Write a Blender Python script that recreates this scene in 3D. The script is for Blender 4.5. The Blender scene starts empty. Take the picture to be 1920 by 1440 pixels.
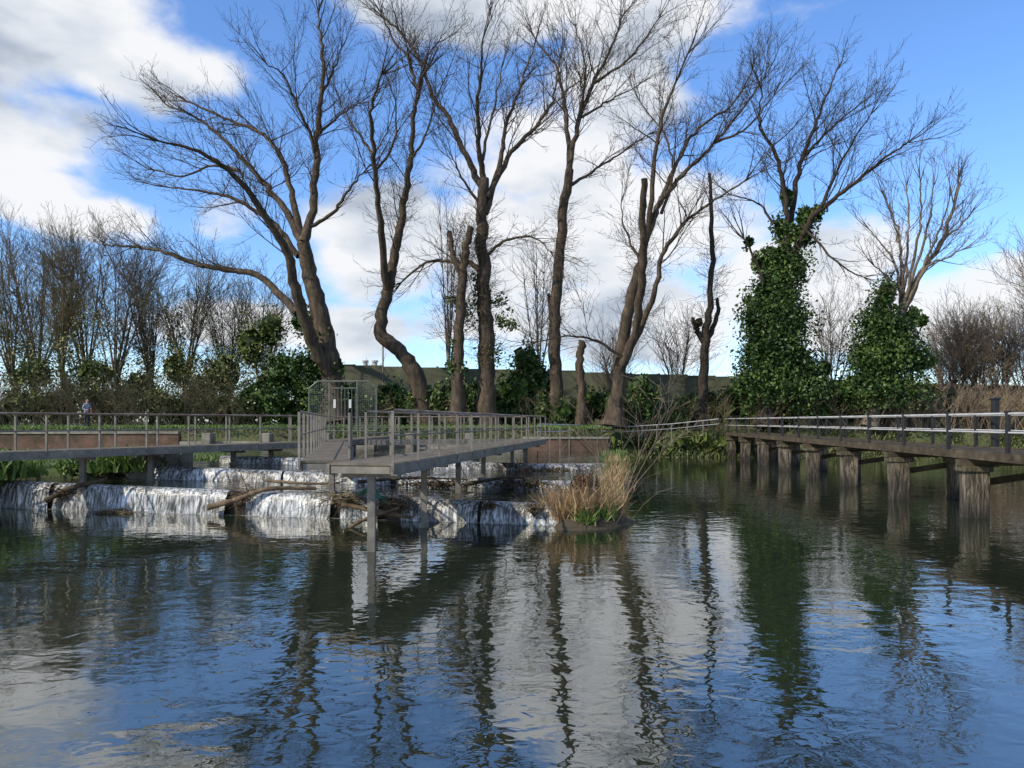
import bpy, math, random
import numpy as np
from mathutils import Vector, Matrix
random.seed(7); rng=np.random.default_rng(7)
scene=bpy.context.scene
F=1450.0; HU=960.0; HV=790.0; EYE=2.8
# survey conversion: bearing/elevation readings -> metres at a known distance
def sx(u,d): return (u-HU)/F*d
def sz(v,d): return EYE+(HV-v)/F*d

# ------------------------------------------------------------------ materials
def new_mat(name):
    m=bpy.data.materials.new(name); m.use_nodes=True
    nt=m.node_tree; b=nt.nodes['Principled BSDF']
    return m,nt,b
def N(nt,t,**k):
    n=nt.nodes.new(t)
    for a,v in k.items(): setattr(n,a,v)
    return n
def coords(nt,scale=(1,1,1)):
    g=N(nt,'ShaderNodeNewGeometry'); mp=N(nt,'ShaderNodeMapping')
    mp.inputs['Scale'].default_value=scale
    nt.links.new(g.outputs['Position'],mp.inputs['Vector'])
    return mp.outputs['Vector']
def noise(nt,vec,scale,detail=4,rough=.55,dist=0):
    n=N(nt,'ShaderNodeTexNoise'); nt.links.new(vec,n.inputs['Vector'])
    n.inputs['Scale'].default_value=scale; n.inputs['Detail'].default_value=detail
    n.inputs['Roughness'].default_value=rough; n.inputs['Distortion'].default_value=dist
    return n.outputs['Fac']
def ramp(nt,fac,stops):
    r=N(nt,'ShaderNodeValToRGB'); nt.links.new(fac,r.inputs['Fac'])
    e=r.color_ramp.elements
    while len(e)<len(stops): e.new(.5)
    for i,(p,c) in enumerate(stops):
        e[i].position=p; e[i].color=(c[0],c[1],c[2],1)
    return r.outputs['Color']
def noisy(name,stops,scale=2,rough=.85,bump=.0,bscale=None,sc=(1,1,1),detail=4,spec=.3,metal=0,ndist=0.5):
    m,nt,b=new_mat(name)
    v=coords(nt,sc)
    c=ramp(nt,noise(nt,v,scale,detail,.65,ndist),stops)
    nt.links.new(c,b.inputs['Base Color'])
    b.inputs['Roughness'].default_value=rough; b.inputs['Metallic'].default_value=metal
    b.inputs['Specular IOR Level'].default_value=spec
    if bump:
        bp=N(nt,'ShaderNodeBump'); bp.inputs['Strength'].default_value=1; bp.inputs['Distance'].default_value=bump
        nt.links.new(noise(nt,v,bscale or scale*4,4,.6),bp.inputs['Height'])
        nt.links.new(bp.outputs['Normal'],b.inputs['Normal'])
    return m
def leafmat(name,c1,c2,c3,rough=.5,spec=.4,trans=0):
    m,nt,b=new_mat(name)
    g=N(nt,'ShaderNodeNewGeometry')
    v=coords(nt)
    n=noise(nt,v,.55,2)
    a=N(nt,'ShaderNodeMath',operation='MULTIPLY_ADD'); nt.links.new(g.outputs['Random Per Island'],a.inputs[0])
    a.inputs[1].default_value=.5
    s=N(nt,'ShaderNodeMath',operation='SUBTRACT'); nt.links.new(n,s.inputs[0]); s.inputs[1].default_value=.22
    nt.links.new(s.outputs[0],a.inputs[2])
    c=ramp(nt,a.outputs[0],[(.2,c1),(.5,c2),(.8,c3)])
    nt.links.new(c,b.inputs['Base Color']); b.inputs['Roughness'].default_value=rough
    b.inputs['Specular IOR Level'].default_value=spec
    if trans:
        tr=N(nt,'ShaderNodeBsdfTranslucent'); nt.links.new(c,tr.inputs['Color'])
        mx=N(nt,'ShaderNodeMixShader'); mx.inputs[0].default_value=trans
        nt.links.new(b.outputs[0],mx.inputs[1]); nt.links.new(tr.outputs[0],mx.inputs[2])
        nt.links.new(mx.outputs[0],nt.nodes['Material Output'].inputs['Surface'])
    return m
bark=noisy('bark',[(.3,(.026,.019,.013)),(.55,(.075,.055,.036)),(.75,(.155,.115,.075))],scale=1.2,sc=(3,3,.7),bump=.04)
bark_dark=noisy('bark_dark',[(.3,(.015,.012,.009)),(.6,(.05,.037,.025)),(.8,(.09,.068,.045))],scale=1.2,sc=(3,3,.7),bump=.04)
bark_olive=noisy('bark_olive',[(.3,(.08,.064,.034)),(.6,(.17,.14,.075)),(.8,(.25,.21,.12))],scale=.5,detail=2)
bark_grey=noisy('bark_grey',[(.3,(.08,.064,.047)),(.6,(.16,.13,.095)),(.8,(.23,.19,.14))],scale=.5,detail=2)
bark_tan=noisy('bark_tan',[(.3,(.13,.095,.062)),(.6,(.25,.19,.13)),(.8,(.34,.27,.18))],scale=.5,detail=2)
ivy=leafmat('ivy_leaf',(.013,.030,.007),(.034,.070,.015),(.095,.145,.032),rough=.45,spec=.3)
ivy2=leafmat('shrub_leaf',(.03,.045,.010),(.07,.10,.022),(.14,.165,.042))
olive=leafmat('olive_leaf',(.045,.046,.014),(.105,.105,.032),(.19,.175,.058))
brownl=leafmat('brown_leaf',(.04,.028,.014),(.085,.06,.03),(.15,.11,.055))
grassm=leafmat('grass_blade',(.04,.075,.014),(.09,.16,.03),(.16,.23,.055),trans=.25)
grassd=leafmat('rough_grass',(.035,.05,.013),(.075,.095,.026),(.14,.145,.052))
reedm=leafmat('reed_blade',(.14,.085,.04),(.34,.22,.11),(.5,.37,.2),trans=.2)
dockm=leafmat('dock_seed',(.06,.03,.015),(.12,.06,.03),(.18,.1,.05))
steel=noisy('galvanised_steel',[(.3,(.12,.108,.09)),(.6,(.21,.192,.162)),(.8,(.31,.285,.24))],scale=3,rough=.55,metal=.2)
gatem=noisy('gate_steel',[(.3,(.08,.095,.078)),(.6,(.14,.155,.13)),(.8,(.2,.21,.18))],scale=3,rough=.55,metal=.2)
rusty=noisy('rusty_handrail',[(.3,(.15,.085,.05)),(.5,(.24,.17,.13)),(.75,(.38,.34,.31))],scale=1.6,rough=.5,metal=.1)
brightrail=noisy('pale_sunlit_rail',[(.3,(.36,.35,.33)),(.6,(.6,.59,.57)),(.8,(.7,.69,.67))],scale=2,rough=.35,metal=.3)  # pale steel; sun caught by the bridge handrails is painted into the colour
blackp=noisy('black_paint',[(.3,(.012,.012,.013)),(.7,(.03,.03,.03))],scale=4,rough=.45)
plank=noisy('deck_plank',[(.3,(.08,.067,.05)),(.6,(.15,.128,.098)),(.8,(.24,.21,.165))],scale=2.5,sc=(1,1,1),bump=.01)
timber=noisy('dark_timber',[(.3,(.022,.017,.011)),(.55,(.065,.05,.032)),(.8,(.13,.105,.065))],scale=2,bump=.01)
concrete=noisy('concrete',[(.25,(.10,.09,.07)),(.5,(.2,.185,.15)),(.8,(.33,.31,.26))],scale=1.3,bump=.01)
soil=noisy('soil',[(.3,(.03,.024,.015)),(.6,(.07,.055,.035)),(.8,(.1,.085,.05))],scale=2,bump=.03)
drift=noisy('driftwood',[(.3,(.05,.034,.02)),(.55,(.14,.098,.06)),(.8,(.29,.21,.135))],scale=2.5,bump=.01)
fencem=noisy('mossy_fence',[(.3,(.060,.066,.040)),(.55,(.11,.112,.072)),(.8,(.165,.162,.11))],scale=.5,sc=(.6,1,.9),bump=.01)

def pier_mat():
    m,nt,b=new_mat('stained_timber')
    g=N(nt,'ShaderNodeNewGeometry'); sp=N(nt,'ShaderNodeSeparateXYZ'); nt.links.new(g.outputs['Position'],sp.inputs[0])
    v=coords(nt,(4.5,4.5,.7)); n=noise(nt,v,1.6,6,.7,.9)
    c=ramp(nt,n,[(.38,(.016,.013,.009)),(.49,(.055,.044,.03)),(.58,(.14,.115,.082)),(.76,(.37,.325,.25))])
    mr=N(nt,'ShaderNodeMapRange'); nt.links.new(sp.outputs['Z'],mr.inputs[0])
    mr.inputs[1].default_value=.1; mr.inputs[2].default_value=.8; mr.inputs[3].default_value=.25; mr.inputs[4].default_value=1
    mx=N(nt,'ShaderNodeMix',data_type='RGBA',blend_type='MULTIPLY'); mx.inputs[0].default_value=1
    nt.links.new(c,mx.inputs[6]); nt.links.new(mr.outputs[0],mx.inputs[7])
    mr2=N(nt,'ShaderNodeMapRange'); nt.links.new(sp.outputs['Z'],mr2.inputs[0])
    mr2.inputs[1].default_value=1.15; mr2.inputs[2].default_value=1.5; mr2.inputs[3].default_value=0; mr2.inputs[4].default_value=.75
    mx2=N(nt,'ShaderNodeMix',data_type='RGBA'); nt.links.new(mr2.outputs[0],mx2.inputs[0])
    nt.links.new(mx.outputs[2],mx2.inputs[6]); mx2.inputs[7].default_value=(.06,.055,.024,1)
    nt.links.new(mx2.outputs[2],b.inputs['Base Color']); b.inputs['Roughness'].default_value=.8
    bp=N(nt,'ShaderNodeBump'); bp.inputs['Distance'].default_value=.05; nt.links.new(noise(nt,v,3,5),bp.inputs['Height']); nt.links.new(bp.outputs[0],b.inputs['Normal'])
    return m
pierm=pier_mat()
def brick_mat():
    m,nt,b=new_mat('old_brick')
    g=N(nt,'ShaderNodeNewGeometry'); sp=N(nt,'ShaderNodeSeparateXYZ'); cb=N(nt,'ShaderNodeCombineXYZ')
    nt.links.new(g.outputs['Position'],sp.inputs[0])
    nt.links.new(sp.outputs['X'],cb.inputs[0]); nt.links.new(sp.outputs['Z'],cb.inputs[1])
    br=N(nt,'ShaderNodeTexBrick'); nt.links.new(cb.outputs[0],br.inputs['Vector'])
    br.inputs['Scale'].default_value=1; br.inputs['Brick Width'].default_value=.23; br.inputs['Row Height'].default_value=.075
    br.inputs['Mortar Size'].default_value=.008
    br.inputs['Color1'].default_value=(.18,.085,.055,1); br.inputs['Color2'].default_value=(.12,.065,.045,1); br.inputs['Mortar'].default_value=(.16,.14,.12,1)
    v=coords(nt); n=noise(nt,v,.8,6,.65)
    c=ramp(nt,n,[(.38,(.25,.3,.17)),(.62,(.95,.9,.85))])
    mx=N(nt,'ShaderNodeMix',data_type='RGBA',blend_type='MULTIPLY'); mx.inputs[0].default_value=.9
    nt.links.new(br.outputs['Color'],mx.inputs[6]); nt.links.new(c,mx.inputs[7]); nt.links.new(mx.outputs[2],b.inputs['Base Color'])
    b.inputs['Roughness'].default_value=.9
    return m
brickm=brick_mat()
def ground_mat():
    m,nt,b=new_mat('ground')
    v=coords(nt); n=noise(nt,v,.35,8,.7); n2=noise(nt,v,6,4,.6)
    c=ramp(nt,n,[(.3,(.035,.045,.015)),(.45,(.06,.085,.022)),(.6,(.09,.085,.04)),(.75,(.07,.055,.035))])
    c2=ramp(nt,n2,[(.3,(.5,.5,.5)),(.7,(1.2,1.2,1.1))])
    mx=N(nt,'ShaderNodeMix',data_type='RGBA',blend_type='MULTIPLY'); mx.inputs[0].default_value=1
    nt.links.new(c,mx.inputs[6]); nt.links.new(c2,mx.inputs[7]); nt.links.new(mx.outputs[2],b.inputs['Base Color'])
    b.inputs['Roughness'].default_value=.95
    bp=N(nt,'ShaderNodeBump'); bp.inputs['Distance'].default_value=.08; nt.links.new(n2,bp.inputs['Height']); nt.links.new(bp.outputs[0],b.inputs['Normal'])
    return m
groundm=ground_mat()
def water_mat(name,amp,fast=1.0,ior=2.8,small=1.0):
    m,nt,b=new_mat(name)
    b.inputs['Base Color'].default_value=(.014,.020,.012,1)
    b.inputs['Roughness'].default_value=.015; b.inputs['IOR'].default_value=ior
    v1=coords(nt,(.9*fast,1.2*fast,1)); v2=coords(nt,(3.6*fast,4.4*fast,1)); v3=coords(nt,(.10,.13,1)); v4=coords(nt,(9*fast,12*fast,1))
    n1=noise(nt,v1,1,1,.4,.8); n2=noise(nt,v2,1,1,.45,.7); n3=noise(nt,v3,1,2,.5,.8); n4=noise(nt,v4,1,1,.5,.5)
    mask=N(nt,'ShaderNodeMapRange'); nt.links.new(n3,mask.inputs[0]); mask.inputs[1].default_value=.40; mask.inputs[2].default_value=.62
    mask.inputs[3].default_value=.45*small; mask.inputs[4].default_value=1.2*small
    def mul(a,k):
        x=N(nt,'ShaderNodeMath',operation='MULTIPLY'); nt.links.new(a,x.inputs[0])
        if isinstance(k,float): x.inputs[1].default_value=k
        else: nt.links.new(k,x.inputs[1])
        return x.outputs[0]
    def add(a,c):
        x=N(nt,'ShaderNodeMath',operation='ADD'); nt.links.new(a,x.inputs[0]); nt.links.new(c,x.inputs[1]); return x.outputs[0]
    h=add(mul(n1,.85),mul(add(mul(n2,.42),mul(n4,.06)),mask.outputs[0]))
    bp=N(nt,'ShaderNodeBump'); bp.inputs['Strength'].default_value=1; bp.inputs['Distance'].default_value=amp
    nt.links.new(h,bp.inputs['Height']); nt.links.new(bp.outputs[0],b.inputs['Normal'])
    return m
waterm=water_mat('river_water',.0125)
poolm=water_mat('pool_water',.045,1.3,1.7)
def fall_mat():
    m,nt,b=new_mat('falling_water')
    v=coords(nt,(13,13,.5)); n=noise(nt,v,1,4,.7,.25)
    v2=coords(nt,(.7,.7,.7)); n2=noise(nt,v2,1,3)
    a=N(nt,'ShaderNodeMath',operation='MULTIPLY_ADD'); nt.links.new(n2,a.inputs[0]); a.inputs[1].default_value=.5
    s=N(nt,'ShaderNodeMath',operation='SUBTRACT'); nt.links.new(n,s.inputs[0]); s.inputs[1].default_value=.25
    nt.links.new(s.outputs[0],a.inputs[2])
    c=ramp(nt,a.outputs[0],[(.38,(.04,.038,.03)),(.47,(.14,.14,.13)),(.57,(.38,.39,.39)),(.72,(.78,.79,.80))])
    nt.links.new(c,b.inputs['Base Color']); b.inputs['Roughness'].default_value=.25
    bp=N(nt,'ShaderNodeBump'); bp.inputs['Distance'].default_value=.03; nt.links.new(n,bp.inputs['Height']); nt.links.new(bp.outputs[0],b.inputs['Normal'])
    return m
fallm=fall_mat()
def foam_mat():
    m,nt,b=new_mat('foam')
    v=coords(nt,(3.5,5,1)); n=noise(nt,v,2,6,.75,.5)
    uv=N(nt,'ShaderNodeAttribute'); uv.attribute_name='edge'
    a=N(nt,'ShaderNodeMath',operation='MULTIPLY'); nt.links.new(n,a.inputs[0]); nt.links.new(uv.outputs['Fac'],a.inputs[1])
    mr=N(nt,'ShaderNodeMapRange'); nt.links.new(a.outputs[0],mr.inputs[0]); mr.inputs[1].default_value=.40; mr.inputs[2].default_value=.72
    b.inputs['Base Color'].default_value=(.55,.57,.57,1); b.inputs['Roughness'].default_value=.6
    nt.links.new(mr.outputs[0],b.inputs['Alpha'])
    return m
foamm=foam_mat()
def flat(name,c,rough=.7):
    return noisy(name,[(.3,tuple(x*.8 for x in c)),(.7,c)],scale=8,rough=rough)

# ------------------------------------------------------------------ mesh helpers
def link(o,parent=None):
    scene.collection.objects.link(o)
    if parent: o.parent=parent
    return o
def empty(name):
    e=bpy.data.objects.new(name,None); return link(e)
def quad_mesh(name,V,Q,mats,midx=None,smooth=False,parent=None):
    V=np.asarray(V,dtype=np.float32).reshape(-1,3); Q=np.asarray(Q,dtype=np.int32).reshape(-1,4)
    me=bpy.data.meshes.new(name)
    me.vertices.add(len(V)); me.vertices.foreach_set('co',V.ravel())
    me.loops.add(Q.size); me.loops.foreach_set('vertex_index',Q.ravel())
    me.polygons.add(len(Q)); me.polygons.foreach_set('loop_start',np.arange(0,Q.size,4,dtype=np.int32))
    me.polygons.foreach_set('loop_total',np.full(len(Q),4,dtype=np.int32))
    for m in mats: me.materials.append(m)
    if midx is not None: me.polygons.foreach_set('material_index',np.asarray(midx,dtype=np.int32))
    me.polygons.foreach_set('use_smooth',np.full(len(Q),smooth))
    me.update(calc_edges=True)
    return link(bpy.data.objects.new(name,me),parent)
class MB:
    def __init__(s): s.V=[];s.Q=[];s.M=[]
    def add(s,V,Q,m=0):
        o=len(s.V); s.V+= [tuple(v) for v in V]; s.Q+=[tuple(i+o for i in q) for q in Q]; s.M+=[m]*len(Q)
    def beam(s,p0,p1,w,h,m=0,up=(0,0,1)):
        p0=Vector(p0);p1=Vector(p1);d=(p1-p0).normalized();up=Vector(up)
        if abs(d.dot(up))>.95: up=Vector((0,1,0))
        a=d.cross(up).normalized(); b=a.cross(d).normalized()
        V=[]
        for p in (p0,p1):
            for i,j in ((-1,-1),(1,-1),(1,1),(-1,1)): V.append(p+a*(i*w/2)+b*(j*h/2))
        s.add(V,[(0,1,2,3),(7,6,5,4),(0,4,5,1),(1,5,6,2),(2,6,7,3),(3,7,4,0)],m)
    def box(s,c,sz,m=0,rot=0):
        c=Vector(c); R=Matrix.Rotation(rot,3,'Z'); V=[]
        for z in (-1,1):
            for i,j in ((-1,-1),(1,-1),(1,1),(-1,1)): V.append(c+R@Vector((i*sz[0]/2,j*sz[1]/2,z*sz[2]/2)))
        s.add(V,[(3,2,1,0),(4,5,6,7),(0,1,5,4),(1,2,6,5),(2,3,7,6),(3,0,4,7)],m)
    def tube(s,pts,r,m=0,n=8):
        for a,b in zip(pts[:-1],pts[1:]):
            a=Vector(a);b=Vector(b);d=(b-a).normalized();ref=Vector((0,0,1)) if abs(d.z)<.9 else Vector((1,0,0))
            x=d.cross(ref).normalized();y=d.cross(x)
            V=[];
            for p in (a,b):
                for k in range(n):
                    t=2*math.pi*k/n; V.append(p+(x*math.cos(t)+y*math.sin(t))*r)
            s.add(V,[(k,(k+1)%n,n+(k+1)%n,n+k) for k in range(n)],m)
    def obj(s,name,mats,parent=None,smooth=False,bevel=0):
        o=quad_mesh(name,s.V,s.Q,mats,s.M,smooth,parent)
        if bevel:
            b=o.modifiers.new('bevel','BEVEL'); b.width=bevel; b.segments=2; b.limit_method='ANGLE'
        return o
class Segs(list):
    def __init__(s): super().__init__(); s.tubes=[]
def tube_arrays(C,Rd,n=10):
    C=np.asarray(C);Rd=np.asarray(Rd);m=len(C)
    T=np.gradient(C,axis=0); T/=np.linalg.norm(T,axis=1,keepdims=True)+1e-9
    A=np.zeros_like(C); ref=np.array([1.,.15,0.]) if abs(T[0]@np.array([1,.15,0.]))<.9 else np.array([0,1.,0])
    a=ref
    for i in range(m):
        a=a-(a@T[i])*T[i]; a/=np.linalg.norm(a)+1e-9; A[i]=a
    B=np.cross(T,A); t=np.arange(n)*2*np.pi/n
    V=C[:,None,:]+(A[:,None,:]*np.cos(t)[None,:,None]+B[:,None,:]*np.sin(t)[None,:,None])*Rd[:,None,None]
    k=np.arange(n); q=np.stack([k,(k+1)%n,n+(k+1)%n,n+k],1)
    Q=((np.arange(m-1)*n)[:,None,None]+q[None]).reshape(-1,4)
    return V.reshape(-1,3),Q
def seg_arrays(S,n):
    S=np.asarray(S,dtype=np.float64)
    p0=S[:,0:3];p1=S[:,3:6];r0=S[:,6];r1=S[:,7]
    d=p1-p0; L=np.linalg.norm(d,axis=1,keepdims=True)+1e-9; d=d/L
    ref=np.tile(np.array([1.,.15,0.]),(len(S),1)); bad=np.abs((d*ref).sum(1))>.93; ref[bad]=[0,.1,1.]
    a=ref-(ref*d).sum(1,keepdims=True)*d; a/=np.linalg.norm(a,axis=1,keepdims=True); b=np.cross(d,a)
    t=np.arange(n)*2*np.pi/n; c=np.cos(t);s=np.sin(t)
    ring=a[:,None,:]*c[None,:,None]+b[:,None,:]*s[None,:,None]
    V0=p0[:,None,:]+ring*r0[:,None,None]; V1=p1[:,None,:]+ring*r1[:,None,None]
    V=np.concatenate([V0,V1],axis=1).reshape(-1,3)
    k=np.arange(n);q=np.stack([k,(k+1)%n,n+(k+1)%n,n+k],1)
    Q=(np.arange(len(S))*2*n)[:,None,None]+q[None]
    return V,Q.reshape(-1,4)
def join_arrays(parts):
    Vs=[];Qs=[];Ms=[];o=0
    for V,Q,m in parts:
        Vs.append(V);Qs.append(Q+o);o+=len(V);Ms.append(np.full(len(Q),m))
    return np.concatenate(Vs),np.concatenate(Qs),np.concatenate(Ms)
def seg_parts(S0,m=0):
    out=[]
    for C,Rd in getattr(S0,'tubes',[]): V,Q=tube_arrays(C,Rd); out.append((V,Q,m))
    S=np.asarray([s[:8] for s in S0 if len(s)==8],dtype=np.float64)
    if len(S)==0: return out
    big=S[:,6]>.09
    if big.any(): V,Q=seg_arrays(S[big],8); out.append((V,Q,m))
    if (~big).any(): V,Q=seg_arrays(S[~big],3); out.append((V,Q,m))
    return out
def leaf_arrays(C,size,aspect=.65,flatup=0):
    C=np.asarray(C);n=len(C)
    a=rng.normal(size=(n,3)); a[:,2]*=(1-flatup*.5); a/=np.linalg.norm(a,axis=1,keepdims=True)
    b=rng.normal(size=(n,3)); b-=(a*b).sum(1,keepdims=True)*a; b/=np.linalg.norm(b,axis=1,keepdims=True)
    s=size*(.6+.8*rng.random((n,1)))
    V=np.stack([C-a*s*.5,C+b*s*aspect*.5,C+a*s*.5,C-b*s*aspect*.5],1).reshape(-1,3)
    Q=(np.arange(n)*4)[:,None]+np.arange(4)[None]
    return V,Q
def blob_pts(c,rad,n,sub=14,fill=.3):
    c=np.array(c);rad=np.array(rad)
    d=rng.normal(size=(sub,3)); d/=np.linalg.norm(d,axis=1,keepdims=True)
    sc=c+d*rad*(.3+.45*rng.random((sub,1))); sr=(.26+.26*rng.random(sub))
    k=rng.integers(0,sub,n); e=rng.normal(size=(n,3)); e/=np.linalg.norm(e,axis=1,keepdims=True)
    rr=np.where(rng.random(n)<fill,rng.random(n)**.33,.8+.38*rng.random(n))
    return sc[k]+e*rad*(sr[k]*rr)[:,None]
def foliage(name,blobs,mat,size,dens,core=True,parent=None):
    parts=[]
    for (u,v,d,ru,rv) in blobs:
        c=(sx(u,d),d,sz(v,d)); rx=ru/F*d; rz=rv/F*d; ry=max(.6,min(rx,2.2)*.85)
        area=4*math.pi*((rx*rz)**1.6/3+(rx*ry)**1.6/3+(ry*rz)**1.6/3)**(1/1.6)
        n=int(area*dens); sub=max(10,int(area/2.2))
        V,Q=leaf_arrays(blob_pts(c,(rx,ry,rz),n,sub),size); parts.append((V,Q,0))
        if core:  # oversized inner leaves, added to block light through the foliage
            m=int(area*3)+10
            e=rng.normal(size=(m,3)); e/=np.linalg.norm(e,axis=1,keepdims=True)
            P=np.array(c)+e*np.array((rx,ry,rz))*.55*rng.random((m,1))**.4
            V,Q=leaf_arrays(P,.8,1); parts.append((V,Q,0))
    V,Q,M=join_arrays(parts)
    return quad_mesh(name,V,Q,[mat],M,False,parent)

# ------------------------------------------------------------------ branching
R=random.random; G=random.gauss
def norm(x,y,z):
    l=math.sqrt(x*x+y*y+z*z)+1e-9; return x/l,y/l,z/l
STEP=[.5,.5,.65,.9]
def grow(S,p,d,L,r,lvl,up=.10,wob=.13,dens=1.0,rmin=.010):
    n=max(2,int(L/STEP[lvl])); sl=L/n; x,y,z=p; dx,dy,dz=d; rr=r
    for i in range(n):
        dx,dy,dz=norm(dx+G(0,wob),dy+G(0,wob),dz+G(0,wob)+up)
        nx,ny,nz=x+dx*sl,y+dy*sl,z+dz*sl
        r1=max(rmin,r*(1-.8*(i+1)/n))
        S.append((x,y,z,nx,ny,nz,rr,r1))
        if lvl>0 and (i>0 or lvl==1):
            k=(1.5 if lvl==2 else 1.2)*dens
            c=int(k)+(1 if R()<k-int(k) else 0)
            for _ in range(c):
                cx,cy,cz=norm(dx+G(0,.5),dy+G(0,.5),dz+G(0,.4)+.1)
                grow(S,(nx,ny,nz),(cx,cy,cz),L*(.3+.3*R())*(1-.3*i/n),max(rmin,r1*.55),lvl-1,up,wob*1.1,dens,rmin)
        x,y,z,rr=nx,ny,nz,r1
def catmull(P,m):
    out=[]
    P=[np.array(q,float) for q in P]; E=[2*P[0]-P[1]]+P+[2*P[-1]-P[-2]]
    for i in range(1,len(E)-2):
        for k in range(m):
            t=k/m; a,b,c,d=E[i-1],E[i],E[i+1],E[i+2]
            out.append(.5*((2*b)+(-a+c)*t+(2*a-5*b+4*c-d)*t*t+(-a+3*b-3*c+d)*t**3))
    out.append(P[-1]); return out
def limb(S,reads,d0,w0,w1,t0=.15,every=.27,cl=(1.9,4.3),slope=None,up=.06,dens=1.05,tip=True,first=False,lv=2):
    y0=d0
    if not first and S.tubes:
        A=np.concatenate([c for c,_ in S.tubes]); X=A[:,0]/A[:,1]*F+HU; Z=HV-(A[:,2]-EYE)/A[:,1]*F
        k=np.argmin((X-reads[0][0])**2+(Z-reads[0][1])**2); y0=A[k,1]
    if slope is None: slope=random.choice((-1,1))*(.15+.35*R())
    if first: slope=0
    pts=[];dist=0;prev=None
    for (u,v) in reads:
        x,z=sx(u,y0),sz(v,y0)
        if prev: dist+=math.hypot(x-prev[0],z-prev[1])
        prev=(x,z); y=y0+dist*slope
        pts.append((sx(u,y),y,sz(v,y)))
    C=catmull(pts,6); n=len(C)
    w0*=.82; w1*=.62
    rw0=w0/F*d0/2; rw1=w1/F*d0/2
    for i in range(1,n-1): C[i]=C[i]+np.array([G(0,.06),G(0,.06),G(0,.03)])
    rad=[(rw0+(rw1-rw0)*(i/(n-1))**.75)*(1+G(0,.035)) for i in range(n)]
    if first: rad[0]*=1.5; rad[1]*=1.35; rad[2]*=1.22; rad[3]*=1.12
    S.tubes.append((np.array(C),rad))
    acc=R()*every
    for i in range(n-1):
        a,b=C[i],C[i+1]; t=i/(n-1); rb=rad[i+1]
        L=np.linalg.norm(b-a); dd=(b-a)/(L+1e-9); acc+=L
        while acc>every and t>t0:
            acc-=every
            cx,cy,cz=norm(dd[0]*.85+G(0,.5),dd[1]*.85+G(0,.5),dd[2]*.85+G(0,.33)+.12)
            big=1.45 if R()<.2 else .75
            grow(S,tuple(b-(b-a)*R()),(cx,cy,cz),(cl[0]+(cl[1]-cl[0])*R())*(1.1-.4*t)*big,max(.018,min(rb*.4,.045))*big,lv,up,.10,dens)
        if t<=t0: acc=R()*every
    if tip:
        for _ in range(4):
            cx,cy,cz=norm(dd[0]+G(0,.28),dd[1]+G(0,.28),dd[2]+G(0,.25))
            grow(S,tuple(C[-1]),(cx,cy,cz),cl[1]*.8,rw1,2,up,.10,dens)
def fuzz(S,reads,d,n,L=1.3,w=10):
    for _ in range(int(n*1.6)):
        i=random.randrange(len(reads)-1); t=R()
        u=reads[i][0]*(1-t)+reads[i+1][0]*t+G(0,w*.3); v=reads[i][1]*(1-t)+reads[i+1][1]*t
        a=R()*6.28
        grow(S,(sx(u,d),d,sz(v,d)),norm(math.cos(a),math.sin(a),.5+G(0,.5)),L*(.5+R()),.016,1,.05,.2,1.2)
def tree(name,S,mat,leaves=None,lmat=None):
    parts=seg_parts(S,0); mats=[mat]
    if leaves is not None: parts+=leaves; mats+=lmat
    V,Q,M=join_arrays(parts)
    return quad_mesh(name,V,Q,mats,M,True)
def ivy_parts(col,d,dens=22,size=.26,idx=1,core=True):
    parts=[]
    for (u,v,ru,rv) in col:
        rx=ru/F*d;rz=rv/F*d;ry=max(.5,rx*.9)
        area=4*math.pi*(rx*rz+rx*ry+ry*rz)/3
        c=(sx(u,d),d,sz(v,d))
        V,Q=leaf_arrays(blob_pts(c,(rx,ry,rz),int(area*dens),max(8,int(area/1.3))),size); parts.append((V,Q,idx))
        if core:  # large leaf quads added inside the ivy to stop light passing
            m=int(area*3)+6; e=rng.normal(size=(m,3)); e/=np.linalg.norm(e,axis=1,keepdims=True)
            V,Q=leaf_arrays(np.array(c)+e*np.array((rx,ry,rz))*.5*rng.random((m,1))**.4,.6,1); parts.append((V,Q,idx))
    return parts

# ------------------------------------------------------------------ main trees
D=62.
S=Segs()
limb(S,[(632,790),(622,700),(605,610),(585,530),(568,455)],D,60,40,t0=2,first=True,tip=False)
limb(S,[(568,455),(588,380),(593,280),(600,200),(606,120),(600,60),(597,25)],D,24,5,t0=.1)
limb(S,[(566,460),(540,400),(500,350),(462,305),(420,262),(370,222),(310,195)],D,20,5,t0=.2,up=.03)
limb(S,[(566,450),(548,370),(530,300),(492,252),(430,225),(352,190)],D,18,5,t0=.2,up=.03)
limb(S,[(560,480),(520,425),(445,375),(385,360),(310,350)],D,15,4,t0=.2,up=.04)
limb(S,[(610,640),(560,590),(520,547),(480,515),(420,505),(360,492),(300,470),(240,462),(195,458)],D,26,5,t0=.25,up=.06)
limb(S,[(625,720),(585,640),(555,540),(540,480),(500,410),(440,330),(372,285),(300,265)],D,34,5,t0=.4,up=.03)
limb(S,[(575,430),(622,400),(655,355),(680,325)],D,12,4)
limb(S,[(600,250),(638,215),(670,195)],D,8,3,t0=.1)
limb(S,[(597,300),(560,200),(530,140),(500,120)],D,9,3,t0=.1)
limb(S,[(603,180),(630,120),(640,90)],D,8,3,t0=.1)
limb(S,[(450,320),(400,310),(340,330),(290,320)],D,7,3,t0=.1,up=.02)
lv=ivy_parts([(628,690,26,40),(600,640,30,50),(575,690,50,45),(565,600,30,40),(620,750,45,45)],D)
tree('poplar_tree',S,bark,lv,[ivy])
S=Segs(); d=63.
limb(S,[(800,790),(778,700),(748,658),(713,622),(724,560),(735,500),(747,440),(760,370),(770,300),(776,220),(788,150)],d,44,9,t0=.5,first=True)
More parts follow.
